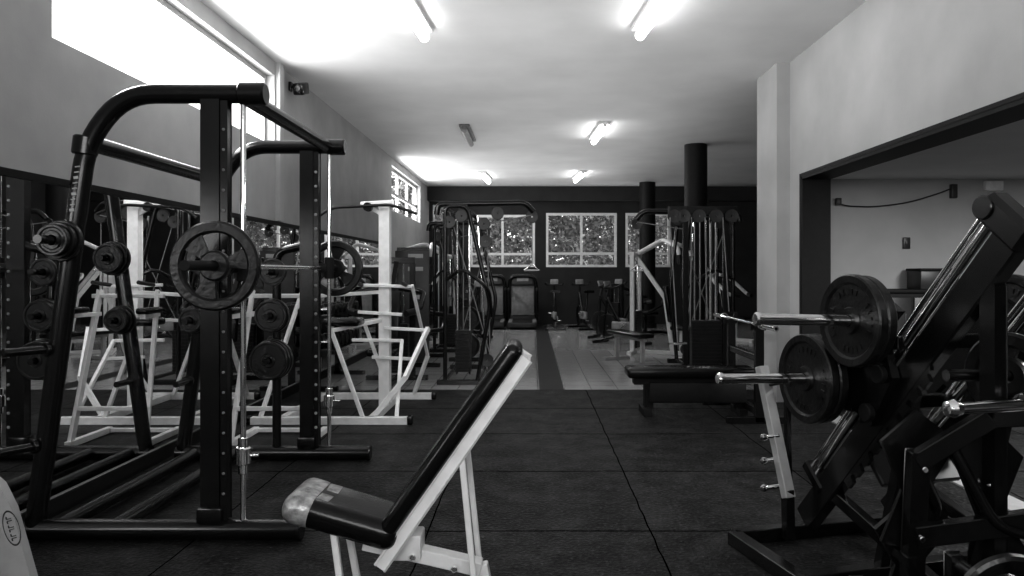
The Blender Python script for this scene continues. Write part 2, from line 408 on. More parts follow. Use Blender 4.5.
for s in (-1,1):
    mb=MB(); mb.beam((-.76,YB+s*.09,.42),(-.70,YB+s*.12,.04),.026,.026);part(Bn,'front_leg',mb,M_white)
    mb=MB(); mb.beam((-.27,YB+s*.11,.73),(-.2,YB+s*.13,.04),.018,.024); part(Bn,'support_strut',mb,M_white)
mb=MB(); mb.beam((-.7,YB-.28,.03),(-.7,YB+.28,.03),.05,.05); mb.beam((-.18,YB-.3,.03),(-.18,YB+.3,.03),.05,.05); mb.beam((-.7,YB,.03),(-.18,YB,.03),.05,.05); part(Bn,'base',mb,M_white)
for (x,z) in ((-.53,.35),(-.46,.30),(-.3,.255)):
    mb=MB(); mb.cyl((x,YB-.06,z),(0,1,0),.012,.03,10); part(Bn,'bolt',mb,M_chrome)

# grey bench upright near the smith machine
Gb=thing('incline_bench','grey metal bench with slanted side plate and oval badge','weight bench',(-1.95,2.35,0),world=True)
for y in (2.15,2.5):
    poly=[(-2.05,y,.77),(-1.95,y,.765),(-1.86,y,.735),(-1.80,y,.68),(-1.76,y,.6),(-1.59,y,.0),(-1.74,y,.0),(-1.88,y,.46),(-1.95,y,.6),(-2.05,y,.66)]
    mb=MB(); mb.prism(poly,(0,.035,0)); sp=part(Gb,'side_plate',mb,M_steelw)
    if y==2.5:
        mb=MB(); c=V((-1.757,2.4985,.535)); q=Matrix.Rotation(math.radians(-16),3,'Y')
        def ell(f,n=28): return [c+q@V((.028*f*math.cos(2*math.pi*k/n),0,.062*f*math.sin(2*math.pi*k/n))) for k in range(n)]
        o1=[mb.bm.verts.new(p) for p in ell(1)]; i1=[mb.bm.verts.new(p) for p in ell(.9)]
        for k in range(28): mb.bm.faces.new((o1[k],o1[(k+1)%28],i1[(k+1)%28],i1[k]))
        for k in range(6):
            zc=-.038+.015*k
            mb.box(c+q@V((-.008,-.001,zc)),(.003,.002,.009),q)
            if k%2==0: mb.box(c+q@V((0,-.001,zc+.004)),(.016,.002,.0025),q)
            else: mb.box(c+q@V((0,-.001,zc-.004)),(.016,.002,.0025),q)
        bo=part(sp,'badge',mb,M_dgrey,'oval badge with dark outline'); bo['kind']='stuff'
mb=MB(); mb.box((-2.2,2.34,.81),(.4,.3,.07),bev=.025,seg=3); part(Gb,'seat',mb,M_vinyl)
mb=MB(); mb.beam((-2.3,2.34,.03),(-1.67,2.34,.03),.06,.06); mb.beam((-2.2,2.34,.04),(-2.2,2.34,.78),.06,.06); mb.beam((-1.67,2.19,.03),(-1.67,2.5,.03),.05,.06); part(Gb,'frame',mb,M_steelw)

# ------------------------------------------------------------ leg press
ang=math.atan2(-.968,.25)
OL=V((1.45,3.9,0))
Lp=thing('leg_press','black plate-loaded leg press with inclined rails and chrome weight pegs','leg press',OL,ang)
Lm=Matrix.Translation(OL)@Matrix.Rotation(ang,4,'Z'); Li=Lm.inverted()
RW=.52
sl=V((1.25,0,1.44)).normalized(); nr=V((-sl.z,0,sl.x))
for y in (0,RW):
    mb=MB(); mb.beam(V((0,y,.1)),V((0,y,.1))+sl*1.95,.07,.13,up=nr,bev=.008)
    part(Lp,'rail_beam',mb,M_black)
    for off,rr in ((.115,.02),(.16,.013)):
        mb=MB(); p=V((0,y,.1))+nr*off; mb.tube([p+sl*.25,p+sl*1.9],rr,14); part(Lp,'guide_rod',mb,M_chrome,'chrome guide rod')
    mb=MB(); e=V((0,y,.1))+sl*1.92+nr*.05; mb.beam(e-sl*.06,e+sl*.06,.1,.25,up=nr,bev=.02); mb.cyl(e+nr*.09,(0,1,0),.045,.12)
    part(Lp,'rail_end_bracket',mb,M_black)
    mb=MB(); e=V((0,y,.1))+sl*.25+nr*.09; mb.beam(e-sl*.03,e+sl*.03,.09,.18,up=nr,bev=.01); part(Lp,'rail_stop',mb,M_black)
    mb=MB()
    A=V((0,y-.04,.1))-nr*.065; pl=[A+sl*.45]
    for k in range(9): pl+= [A+sl*(.45+.09*k)-nr*.045,A+sl*(.50+.09*k)-nr*.045,A+sl*(.51+.09*k)-nr*.015,A+sl*(.535+.09*k)-nr*.015]
    pl.append(A+sl*1.27); mb.prism(pl,(0,.02,0)); part(Lp,'lock_rack',mb,M_black)
p1=V((.604,0,1.18)); p2=V((.281,0,.88))
cd=(p1-p2).normalized(); cn=V((-cd.z,0,cd.x))
for y in (-.06,RW+.06):
    mb=MB()
    c0=p2-cd*.12; c1=p1+cd*.14
    poly=[c0-cn*.06,p2-cn*.06,p2-cn*.33+cd*.1,p1-cn*.25-cd*.08,p1-cn*.06,c1-cn*.06,c1+cn*.03-cd*.03,p1+cn*.08,p2+cn*.08,c0+cn*.02]
    s=.02
    mb.prism([V((q.x,y-s,q.z)) for q in poly],(0,2*s,0))
    part(Lp,'carriage_plate',mb,M_black)
    for q in (p2-cn*.28+cd*.14,p1-cn*.2-cd*.12):
        mb=MB(); mb.cyl((q.x,y-.035,q.z),(0,1,0),.04,.03,20); part(Lp,'roller',mb,M_blackm)
for q in (p1-cn*.12,p2-cn*.15):
    mb=MB(); mb.beam((q.x,-.05,q.z),(q.x,RW+.05,q.z),.06,.06)
    part(Lp,'carriage_crossbar',mb,M_black)
mb=MB(); q=p2-cd*.15+cn*.05; mb.beam(V((q.x,.04,q.z))-cn*.3,V((q.x,.04,q.z))-cn*.3+V((0,RW-.08,0)),.5,.03,up=cd,bev=.006); part(Lp,'foot_plate',mb,M_dgrey)
for q,Ln in ((p1,.6),(p2,.6)):
    for sg,y0 in ((-1,-.06),(1,RW+.06)):
        L=Ln if sg<0 else .35
        mb=MB(); mb.tube([(q.x,y0,q.z),(q.x,y0+sg*(L),q.z+.02)],.025,18)
        mb.cyl((q.x,y0+sg*(L),q.z+.02),(0,1,0),.03,.03,20,.008); part(Lp,'weight_peg',mb,M_chrome,'chrome weight peg')
        mb=MB(); mb.cyl((q.x,y0+sg*.035,q.z),(0,1,0),.05,.03); part(Lp,'peg_collar',mb,M_black)
mb=MB()
for y in (-.42,.85):
    mb.beam((-.02,y,.035),(1.55,y,.035),.07,.07)
for x in (-.02,.55,1.5): mb.beam((x,-.42,.035),(x,.85,.035),.07,.07)
part(Lp,'base_frame',mb,M_black)
for y in (0,RW):
    mb=MB(); mb.beam((1.15,y,.05),(1.15,y,1.35),.06,.06); part(Lp,'support_post',mb,M_black)
    mb=MB(); mb.beam((.55,y,.05),(.75,y,.88),.05,.05); part(Lp,'support_post',mb,M_black)
    mb=MB(); mb.beam((.2,y,.3),(.9,y,.1),.05,.06); part(Lp,'support_post',mb,M_black)
mb=MB(); mb.beam((-.08,-.22,.90),(.12,-.19,.26),.06,.045); part(Lp,'light_strut',mb,M_steelw,'light grey flat strut')
mb=MB(); mb.beam((.11,-.19,.3),(.12,-.19,.05),.05,.05); part(Lp,'strut_foot',mb,M_black)
mb=MB(); mb.beam((-.06,-.2,.82),(.2,-.02,.9),.05,.05); part(Lp,'strut_arm',mb,M_black)
mb=MB(); mb.beam((-.0,-.12,.80),(.02,-.12,.10),.03,.03); part(Lp,'lock_lever',mb,M_black)
for z in (.56,.44,.3):
    mb=MB(); mb.tube([(.05,-.2,z),(.03,-.27,z-.01)],.011); mb.lathe([(.004,-.02),(.016,-.013),(.02,0),(.016,.013),(.004,.02)],(.03,-.275,z-.01),(0,1,0),14,closed=False); part(Lp,'lock_knob',mb,M_chrome)
mb=MB(); mb.beam((1.3,.31,.38),(1.65,.31,.30),.4,.08,bev=.03); part(Lp,'seat',mb,M_vinyl)
mb=MB(); mb.beam((1.65,.31,.36),(2.0,.31,.72),.4,.08,bev=.03); part(Lp,'backrest',mb,M_vinyl)
mb=MB(); mb.beam((1.3,.31,.05),(1.3,.31,.3),.07,.07); mb.beam((1.3,.31,.2),(1.6,.31,.2),.06,.06); mb.beam((1.5,.31,.05),(1.85,.31,.5),.06,.06); part(Lp,'seat_post',mb,M_black)
ax=(Lm.to_3x3()@V((0,1,0)))
def lplate(q,y,r,label,roll=0):
    plate(Lm@V((q.x,y,q.z+.005)),ax,r,.045,'solid',label,'leg press weight plates',roll)
lb='large black cast-iron weight plate loaded on a leg press peg'
lplate(p1,-.145,.20,lb,.3); lplate(p1,-.195,.205,lb,.8)
lplate(p2,-.145,.215,lb,.2); lplate(p2,-.195,.215,lb,1)
lplate(p1,RW+.15,.205,lb); lplate(p2,RW+.15,.205,lb,.7)
def lpart(name,mb,m,label=None): return part(Lp,name,mb.xf(Li),m,label)
mb=MB(); mb.beam((1.42,3.25,.035),(1.42,2.25,.035),.07,.07); mb.beam((1.42,2.62,.035),(2.3,2.62,.035),.07,.07); lpart('lever_base',mb,M_black)
mb=MB(); mb.beam((1.46,2.86,.05),(1.46,2.8,.72),.06,.06); mb.beam((1.45,2.8,.68),(1.7,2.75,.86),.06,.07); mb.beam((1.7,2.75,.86),(2.3,2.7,.9),.06,.07); mb.beam((2.3,2.7,.05),(2.3,2.7,.9),.07,.07); lpart('lever_upright',mb,M_black)
mb=MB(); mb.prism([(1.36,2.88,.35),(1.52,2.88,.3),(1.62,2.88,.45),(1.56,2.88,.58),(1.66,2.88,.74),(1.5,2.88,.86),(1.36,2.88,.74),(1.44,2.88,.55)],(0,.02,0)); lpart('bracket',mb,M_black)
mb=MB(); mb.prism([(1.38,2.93,.05),(1.6,2.93,.05),(1.52,2.93,.22),(1.62,2.93,.34),(1.5,2.93,.5),(1.36,2.93,.38),(1.44,2.93,.24)],(0,.025,0)); mb.beam((1.44,2.94,.3),(1.44,2.8,.3),.04,.04); lpart('bracket',mb,M_black)
mb=MB(); mb.prism([(1.6,2.8,.1),(1.8,2.8,.05),(1.9,2.8,.3),(1.78,2.8,.5),(1.86,2.8,.7),(1.7,2.8,.86),(1.6,2.8,.7),(1.7,2.8,.45)],(0,.025,0)); lpart('bracket',mb,M_black)
for (x,z) in ((1.47,.66),(1.46,.4),(1.46,.2),(1.55,.775),(1.75,.3),(1.72,.6)):
    mb=MB(); mb.cyl((x,2.787,z),(0,1,0),.012,.05,8); lpart('bolt',mb,M_chrome)
mb=MB(); mb.tube([(1.5,2.6,.92),(1.9,2.66,.93)],.022,16); mb.lathe([(.004,-.035),(.026,-.026),(.034,0),(.026,.024),(.004,.035)],(1.48,2.6,.92),(1,.1,0),18,closed=False); lpart('chrome_handle',mb,M_chrome,'chrome handle with rounded tip')
mb=MB(); mb.tube([(1.5,2.62,.37),(1.5,2.15,.37)],.024,14); mb.beam((1.5,2.62,.03),(1.5,2.62,.4),.05,.05); lpart('lever_peg',mb,M_black)
mb=MB(); mb.beam((1.45,2.8,.4),(2.25,2.7,.55),.05,.08); mb.tube([(1.46,2.8,.66),(1.6,2.9,.45),(1.44,2.95,.25),(1.5,3.0,.06)],.022,12,bend=.08); lpart('lever_arm',mb,M_black)
mb=MB(); mb.tube([(1.56,2.78,.78),(1.72,2.74,.45),(1.9,2.72,.42),(2.2,2.7,.62)],.02,12,bend=.08); lpart('lever_arm',mb,M_black)
mb=MB(); mb.tube([(1.6,2.86,1.0),(2.05,2.9,1.0)],.024,14); mb.beam((1.95,2.88,1.0),(2.0,2.72,.88),.06,.06); lpart('upper_peg',mb,M_black)
plate((1.5,2.35,.37),(0,1,.25),.15,.035,'spoked','black three-grip weight plate low on the lever peg','lever weight plates')
plate((1.86,2.885,.995),(.86,.5,0),.17,.04,'spoked','black three-grip weight plate on the upper lever peg','lever weight plates')

# ------------------------------------------------------------ flat bench press right
Fb=thing('bench_press','flat black bench press with low padded bench and bar rack','weight bench',(1.6,7.35,0),world=True)
mb=MB(); mb.box((1.56,7.32,.415),(1.26,.32,.10),bev=.035,seg=4); part(Fb,'seat',mb,M_vinyl)
mb=MB(); mb.beam((1.0,7.32,.33),(2.15,7.32,.33),.14,.07); mb.box((1.62,7.32,.22),(.95,.2,.2),bev=.015); mb.beam((1.12,7.15,.035),(1.12,7.5,.035),.08,.07); mb.beam((1.15,7.32,.05),(1.15,7.32,.32),.08,.08); mb.beam((2.05,7.15,.035),(2.05,7.5,.035),.08,.07); mb.beam((2.05,7.32,.05),(2.05,7.32,.32),.08,.08); part(Fb,'frame',mb,M_blackm)
for y in (6.85,7.8):
    mb=MB(); mb.beam((2.1,y,.02),(2.1,y,.88),.06,.07); mb.beam((1.8,y,.03),(2.35,y,.03),.06,.06); mb.prism([(2.02,y-.02,.86),(2.16,y-.02,.86),(2.16,y-.02,.98),(2.13,y-.02,.98),(2.12,y-.02,.9),(2.05,y-.02,.9),(2.02,y-.02,.93)],(0,.04,0)); part(Fb,'rack_upright',mb,M_black)
for z in (.1,.6):
    mb=MB(); mb.beam((2.1,6.85,z),(2.1,7.8,z),.06,.06);part(Fb,'crossbar',mb,M_black)
def barbell(c,dr,L,label):
    c=V(c);d=V(dr).normalized()
    t=thing('barbell',label,'barbell',c,0,'barbells')
    mb=MB(); mb.tube([-d*L/2,d*L/2],.014,12); part(t,'bar',mb,M_chrome)
    for s in (-1,1):
        mb=MB(); mb.tube([d*s*(L/2-.38),d*s*L/2],.025,14); mb.cyl(d*s*(L/2-.38),d,.04,.03); part(t,'sleeve',mb,M_chrome)
    return t
barbell((2.08,7.35,.916),(0,1,0),2.1,'chrome barbell resting on the bench press rack')

# ------------------------------------------------------------ white rack machine left
W=thing('dip_station','white tubular pulldown and dip station with black lat bar','exercise machine',(-1.6,7.45,0),world=True)
mb=MB(); mb.beam((-2.6,6.8,.035),(-1.12,6.8,.035),.07,.07); mb.beam((-2.45,8.15,.035),(-1.08,8.15,.035),.07,.07); mb.beam((-1.48,6.8,.035),(-1.48,8.15,.035),.07,.07); mb.beam((-2.3,6.8,.035),(-2.3,8.15,.035),.07,.07); part(W,'base_frame',mb,M_white)
for (x,y) in ((-1.12,6.8),(-2.6,6.8),(-1.08,8.15),(-2.45,8.15)):
    mb=MB(); mb.box((x,y,.04),(.05,.08,.08),bev=.01); part(W,'foot_cap',mb,M_black)
mb=MB(); mb.beam((-1.48,7.45,.06),(-1.48,7.45,2.1),.1,.1); mb.beam((-1.72,7.45,2.08),(-1.38,7.45,2.1),.07,.05); mb.beam((-1.5,7.45,1.97),(-1.64,7.45,2.06),.03,.03); part(W,'post',mb,M_white)
mb=MB(); mb.tube([(-2.14,7.36,1.94),(-2.0,7.36,2.04),(-1.4,7.36,2.07),(-1.15,7.36,1.98)],.015,12,bend=.08); part(W,'lat_bar',mb,M_rubber)
mb=MB(); mb.cyl((-1.64,7.4,2.05),(0,1,0),.045,.07); part(W,'pulley',mb,M_black)
for sx in (0,1):
    mb=MB(); x0=-1.85; y=6.8+sx*1.3
    mb.beam((x0,y,.88),(-1.55,y,.05),.036,.036); mb.beam((x0,y,.86),(-1.5,y+(.55 if sx==0 else -.55),.92),.036,.036); part(W,'strut',mb,M_white)
for (x0,x1,z,y) in ((-1.78,-1.2,1.27,7.4),(-1.48,-1.02,.84,7.4),(-1.8,-1.3,.72,7.4),(-1.6,-1.18,.55,7.4),(-1.74,-1.3,1.0,7.4)):
    mb=MB(); mb.beam((x0,y,z),(x1,y,z+random.uniform(-.03,.03)),.036,.032); part(W,'crossbar',mb,M_white)
mb=MB(); mb.beam((-1.04,7.4,.84),(-1.2,7.0,.4),.036,.036); mb.beam((-1.2,7.0,.4),(-1.48,6.9,.05),.036,.036); part(W,'strut',mb,M_white)
mb=MB(); mb.beam((-1.3,7.4,.72),(-1.25,6.83,.05),.036,.036); part(W,'strut',mb,M_white)
mb=MB(); mb.beam((-1.2,7.4,1.27),(-1.12,7.95,.5),.03,.03); mb.beam((-1.12,7.95,.5),(-1.3,8.13,.05),.03,.03); part(W,'strut',mb,M_white)
mb=MB(); mb.beam((-2.5,6.8,.05),(-2.3,7.4,1.2),.036,.036); mb.beam((-2.3,7.4,1.2),(-2.35,8.12,.05),.036,.036); mb.beam((-2.3,7.4,1.15),(-1.5,7.42,1.2),.036,.036); part(W,'side_brace',mb,M_white)
mb=MB(); mb.box((-1.78,7.0,.93),(.34,.28,.07),bev=.025,seg=3); part(W,'seat',mb,M_vinyl)
for x in (-1.7,-1.26):
    mb=MB(); mb.tube([(x,7.4,1.27),(x,7.1,1.3)],.02); part(W,'dip_handle',mb,M_rubber)

# white leg-raise stand between smith machine and mirror
K=thing('leg_raise_stand','slim white tubular leg raise stand with black arm pads','exercise machine',(-2.1,6.15,0))
for s in (-1,1):
    mb=MB(); mb.beam((s*.3,-.3,.03),(s*.3,.3,.03),.05,.05); mb.beam((s*.3,-.25,.05),(s*.24,.05,1.25),.035,.035); mb.beam((s*.24,.05,1.05),(s*.3,-.3,1.05),.035,.035); part(K,'side_frame',mb,M_white)
    mb=MB(); mb.box((s*.3,-.2,1.09),(.1,.26,.05),bev=.02,seg=3); part(K,'arm_pad',mb,M_vinyl)
for (y,z) in ((-.19,.3),(.27,.03),(.04,1.2)):
    mb=MB(); mb.beam((-.3,y,z),(.3,y,z),.035,.035); part(K,'crossbar',mb,M_white)

# ------------------------------------------------------------ dumbbell rack by the mirror
Dr=thing('dumbbell_rack','black two-tier dumbbell rack against the mirror wall','rack',(-2.5,9.4,0))
mb=MB()
for y in (-.7,.7):
    mb.beam((-.2,y,.03),(.22,y,.03),.06,.05); mb.beam((-.15,y,.03),(-.15,y,1.0),.06,.06); mb.beam((-.15,y,.45),(.2,y,.45),.05,.04); mb.beam((-.15,y,.85),(.15,y,.85),.05,.04)
mb.beam((-.15,-.7,.95),(-.15,.7,.95),.05,.05); part(Dr,'frame',mb,M_black)
for (x0,z) in ((.02,.48),(-.0,.88)):
    mb=MB(); mb.box((x0,0,z),(.3,1.44,.02),bev=.004); part(Dr,'shelf',mb,M_black)
def dumbbell(loc,r):
    t=thing('dumbbell','round-headed dark dumbbell on the two-tier rack','dumbbell',loc,0,'dumbbells on the rack')
    mb=MB(); mb.cyl((0,0,0),(1,0,0),.016,.16,12); part(t,'handle',mb,M_chrome)
    for s in (-1,1):
        mb=MB(); mb.cyl((s*.09,0,0),(1,0,0),r,.07,24,.008); part(t,'head',mb,M_iron)
for k in range(7):
    dumbbell((.03-2.5,9.4-.6+.2*k,.49+.075),.075); dumbbell((.02-2.5,9.4-.6+.2*k,.89+.06),.06)

# ------------------------------------------------------------ generic selectorized machine
def sel_machine(name,label,loc,rz,fm,H=1.7,arm='press',shroud=False):
    t=thing(name,label,'exercise machine',loc,rz)
    mb=MB()
    for x in (-.2,.2): mb.beam((x,.5,.03),(x,.5,H),.07,.06)
    mb.beam((-.235,.5,H),(.235,.5,H),.08,.08); mb.beam((-.4,.5,.03),(.4,.5,.03),.08,.06); mb.beam((0,-.75,.03),(0,.5,.03),.08,.06); mb.beam((-.3,-.75,.03),(.3,-.75,.03),.07,.06)
    mb.beam((0,-.15,.05),(0,-.02,.95),.07,.07); mb.beam((0,-.02,.95),(0,.5,H-.02),.06,.07)
    part(t,'frame',mb,fm)
    for x in (-.08,.08):
        mb=MB(); mb.tube([(x,.5,.06),(x,.5,H-.03)],.011,10)
        part(t,'guide_rod',mb,M_chrome)
    mb=MB(); mb.stack(0,.5,.1,14,.3,.12,.045); part(t,'weight_stack',mb,M_iron)
    mb=MB(); mb.box((0,-.35,.46),(.34,.42,.08),bev=.03,seg=3); part(t,'seat',mb,M_vinyl)
    mb=MB(); mb.box((0,-.09,.86),(.3,.08,.62),Matrix.Rotation(-.14,3,'X'),bev=.03,seg=3); part(t,'backrest',mb,M_vinyl)
    mb=MB(); mb.beam((0,-.3,.05),(0,-.3,.42),.06,.06); part(t,'seat_post',mb,fm)
    for s in (-1,1):
        mb=MB()
        if arm=='press': P=[(s*.1,.1,H-.35),(s*.42,.05,H-.4),(s*.42,-.35,.95),(s*.3,-.5,.92)]
        elif arm=='pull': P=[(s*.04,.45,H+.02),(s*.1,0,H+.25),(s*.45,-.35,H+.1),(s*.45,-.38,H-.15)]
        else: P=[(s*.1,.1,.5),(s*.36,-.1,.5),(s*.36,-.6,.7),(s*.2,-.65,.72)]
        mb.tube(P,.035,12,bend=.1); a=part(t,'lever_arm',mb,fm)
        mb=MB(); d=(V(P[-1])-V(P[-2])).normalized(); mb.tube([V(P[-1])-d*.13,V(P[-1])+d*.02],.04,12); part(a,'grip',mb,M_rubber)
    if shroud:
        mb=MB(); mb.box((0,.58,H*.52),(.5,.03,H*.95),bev=.01); sh=part(t,'shroud',mb,M_dgrey)
        for z in (.95,.84,.6):
            mb=MB(); mb.box((-.05,.598,H*z),(.22 if z>.8 else .12,.006,.06),bev=.002); part(sh,'instruction_label',mb,M_label,'pale instruction label')
    return t
sel_machine('chest_press_machine','black chest press machine with weight stack and black pads',(-1.75,9.1,0),0,M_black,1.55,'press')
sel_machine('weight_stack_machine','tall dark weight stack machine with grey shroud against the wall',(-1.75,11.4,0),math.radians(180),M_black,1.72,'leg',True)
sel_machine('shoulder_press_machine','white-framed shoulder press machine with black pads',(-2.0,14.3,0),math.radians(-40),M_white,1.7,'pull')
sel_machine('leg_extension_machine','black leg extension machine with weight stack',(-2.0,16.4,0),math.radians(-90),M_black,1.4,'leg')
sel_machine('lat_pulldown_machine','white lat pulldown machine with raised lever arms and black seat',(2.25,12.6,0),math.radians(65),M_white,1.7,'pull')
sel_machine('seated_row_machine','white seated row machine with dark weight stack',(3.9,15.2,0),math.radians(50),M_white,1.7,'press')
sel_machine('leg_curl_machine','black leg curl machine with low lever arms',(2.3,16.6,0),math.radians(120),M_black,1.1,'leg')

# ------------------------------------------------------------ cable towers
def cable_tower(loc,rz,flip,label,dep=1.0,boom=.9,w=.36,r=.03,sw=.3,slant=False):
    t=thing('cable_crossover',label,'cable machine',loc,rz)
    f=flip
    for y in (0,dep):
        mb=MB()
        if slant: mb.tube([(0,y,.04),(0,y,2.22),(f*(w-.18),y,2.22),(f*(w+.1),y,1.0),(f*(w-.06),y,.04)],r,12,bend=.1)
        else: mb.tube([(0,y,.04),(0,y,2.22),(f*w,y,2.22),(f*(w+.12),y,1.2),(f*(w+.02),y,.04)],r,12,bend=.1)
        mb.beam((-f*.1,y,.03),(f*(w+.16),y,.03),.07,.06); part(t,'hoop_frame',mb,M_black)
    xt=w-.2 if slant else w-.02
    for (x,z) in ((0,.05),(0,2.2),(f*xt,2.22),(f*(w-.04 if slant else w+.02),.05)):
        mb=MB(); mb.beam((x,0,z),(x,dep,z),.04,.04); part(t,'cross_tube',mb,M_black)
    mb=MB(); mb.tube([(-f*.12,.1,2.12),(-f*.1,.1,2.25),(f*boom,.12,2.27),(f*(boom+.1),.14,2.16)],r+.01,12,bend=.12); part(t,'boom',mb,M_black)
    for P in ([(f*.1,.5,.06),(f*.1,.5,2.2)],[(f*.26,.5,.06),(f*.26,.5,2.2)],[(f*(w+.06),.05,.1),(f*(w-.06),.05,2.1)]):
        mb=MB(); mb.tube(P,.014,10); part(t,'guide_rod',mb,M_chrome,'chrome guide rod')
    mb=MB(); mb.stack(f*.18,.5,.1,12,sw,.16,.045); part(t,'weight_stack',mb,M_iron)
    xe=f*(boom+.08)
    for P in ([(f*.18,.5,.6),(f*.18,.5,2.2)],[(xe,.2,2.05),(xe,.2,1.5)],[(f*(w+.06),.02,2.0),(f*(w+.1),.02,.3)],[(f*(w+.04),.02,2.0),(xe,.18,2.12)],[(f*.05,.05,2.15),(f*(w+.09),.02,.4)],[(f*.18,.45,.65),(f*(w+.04),.04,1.7)]):
        mb=MB(); mb.tube(P,.007,6); part(t,'cable',mb,M_grey)
    for (x,y,z) in ((f*(w+.02),.03,2.0),(f*(w+.19),.03,2.13),(f*(w+.04),.03,1.78),(f*(w+.06),.03,.3),(f*.05,.0,2.02),(f*.2,.03,2.1),(xe,.2,2.1)):
        mb=MB(); mb.lathe([(.012,-.015),(.075,-.02),(.08,-.012),(.073,0),(.08,.012),(.075,.02),(.012,.015)],(x,y,z),(0,1,0),24); part(t,'pulley',mb,M_dgrey)
    mb=MB(); mb.tube([(f*.02,-.03,1.3),(f*(w*.5),-.2,1.45),(f*(w+.1),-.22,1.2),(f*(w+.12),-.05,.85)],.022,10,bend=.12); part(t,'swing_arm',mb,M_black)
    mb=MB(); mb.tube([(xe-.1,.2,1.42),(xe,.2,1.5),(xe+.1,.2,1.42),(xe-.1,.2,1.42)],.012,8); part(t,'handle',mb,M_chrome)
    return t
cable_tower((-1.08,9.2,0),0,1,'black cable crossover tower with open slanted frame near the mirror wall',1.5,1.0,.46,.026,.2,True)
cable_tower((2.85,10.5,0),0,-1,'black cable crossover tower with weight stack near the round column',.9,1.25,.6)
cable_tower((-1.7,12.9,0),0,1,'black cable tower with squared frame further along the aisle',.9,.8)
tw=thing('pulley_tower','tall black pulley tower with chrome rods and weight stack','cable machine',(2.25,9.6,0))
mb=MB()
for x in (-.26,.26): mb.beam((x,0,.03),(x,0,2.2),.06,.06)
mb.beam((-.48,0,2.2),(.4,0,2.2),.1,.1); mb.beam((-.3,0,.03),(.3,0,.03),.5,.06)
part(tw,'frame',mb,M_black)
for x in (-.14,-.07,.06,.13):
    mb=MB(); mb.tube([(x,0,.06),(x,0,2.17)],.012,10)
    part(tw,'guide_rod',mb,M_chrome,'chrome guide rod')
mb=MB(); mb.stack(.0,0,.1,15,.38,.14,.045); part(tw,'weight_stack',mb,M_iron)
for x in (-.42,-.3,-.1,.12,.32):
    mb=MB(); mb.lathe([(.012,-.015),(.085,-.02),(.075,0),(.085,.02),(.012,.015)],(x,-.08,2.12),(0,1,0),24); part(tw,'pulley',mb,M_dgrey)
for P in ([(-.48,-.1,2.1),(-.42,-.3,.5)],[(.2,-.1,2.1),(.24,-.25,.9)],[(-.03,-.1,2.1),(.0,-.1,.8)],[(-.2,-.1,2.1),(-.22,-.1,.7)]):
    mb=MB(); mb.tube(P,.008,6); part(tw,'cable',mb,M_grey)
mb=MB(); mb.tube([(-.54,-.35,.5),(-.42,-.3,.5),(-.3,-.25,.5)],.015,8); part(tw,'handle',mb,M_chrome)

# plate tree between towers
pt=thing('plate_tree','black weight plate tree loaded with round plates','plate rack',(-1.0,11.6,0))
mb=MB(); mb.beam((0,0,.03),(0,0,1.15),.07,.07); mb.beam((-.3,0,.03),(.3,0,.03),.07,.06); mb.beam((0,-.3,.03),(0,.3,.03),.07,.06); part(pt,'frame',mb,M_black)
for z in (1.1,.68,.25):
    mb=MB(); mb.tube([(0,-.03,z),(0,-.26,z)],.023,12); part(pt,'peg',mb,M_chrome)
    for i in range(2): plate((-1.0,11.6-.08-.045*i,z),(0,1,0),.19 if z<1 else .14,.035,'solid','black cast-iron weight plate on the plate tree','plate tree weight plates',i)

# ------------------------------------------------------------ treadmills
T=thing('treadmill','dark treadmill facing the rear windows with rounded console frame','treadmill',(-.24,17.9,0),0,'treadmills')
mb=MB(); mb.box((0,.75,.11),(.72,1.5,.12),bev=.03); mb.box((0,1.45,.2),(.7,.4,.22),bev=.06,seg=3); part(T,'deck',mb,M_dgrey)
mb=MB(); mb.box((0,.68,.178),(.46,1.25,.012)); part(T,'running_belt',mb,M_rubber)
for s in (-1,1):
    mb=MB(); mb.box((s*.3,.68,.18),(.09,1.3,.02),bev=.006); part(T,'side_rail',mb,M_grey)
mb=MB(); mb.tube([(-.36,1.3,.15),(-.36,1.15,1.0),(-.3,1.1,1.3),(.3,1.1,1.3),(.36,1.15,1.0),(.36,1.3,.15)],.045,12,bend=.2); part(T,'console_frame',mb,M_black)
mb=MB(); mb.box((0,1.15,1.2),(.56,.07,.28),Matrix.Rotation(-.3,3,'X'),bev=.03,seg=3); c=part(T,'console',mb,M_dgrey)
mb=MB(); mb.box((0,1.105,1.22),(.3,.01,.12),Matrix.Rotation(-.3,3,'X')); part(c,'display',mb,M_grey)
mb=MB(); mb.box((0,1.2,.66),(.58,.03,.75),bev=.02); part(T,'front_panel',mb,M_grey)
for s in (-1,1):
    mb=MB(); mb.tube([(s*.36,1.15,.98),(s*.36,.6,.95)],.025,10); part(T,'handrail',mb,M_rubber)
copy_thing(T,(-1.04,17.95,0)); copy_thing(T,(-1.95,17.9,0))
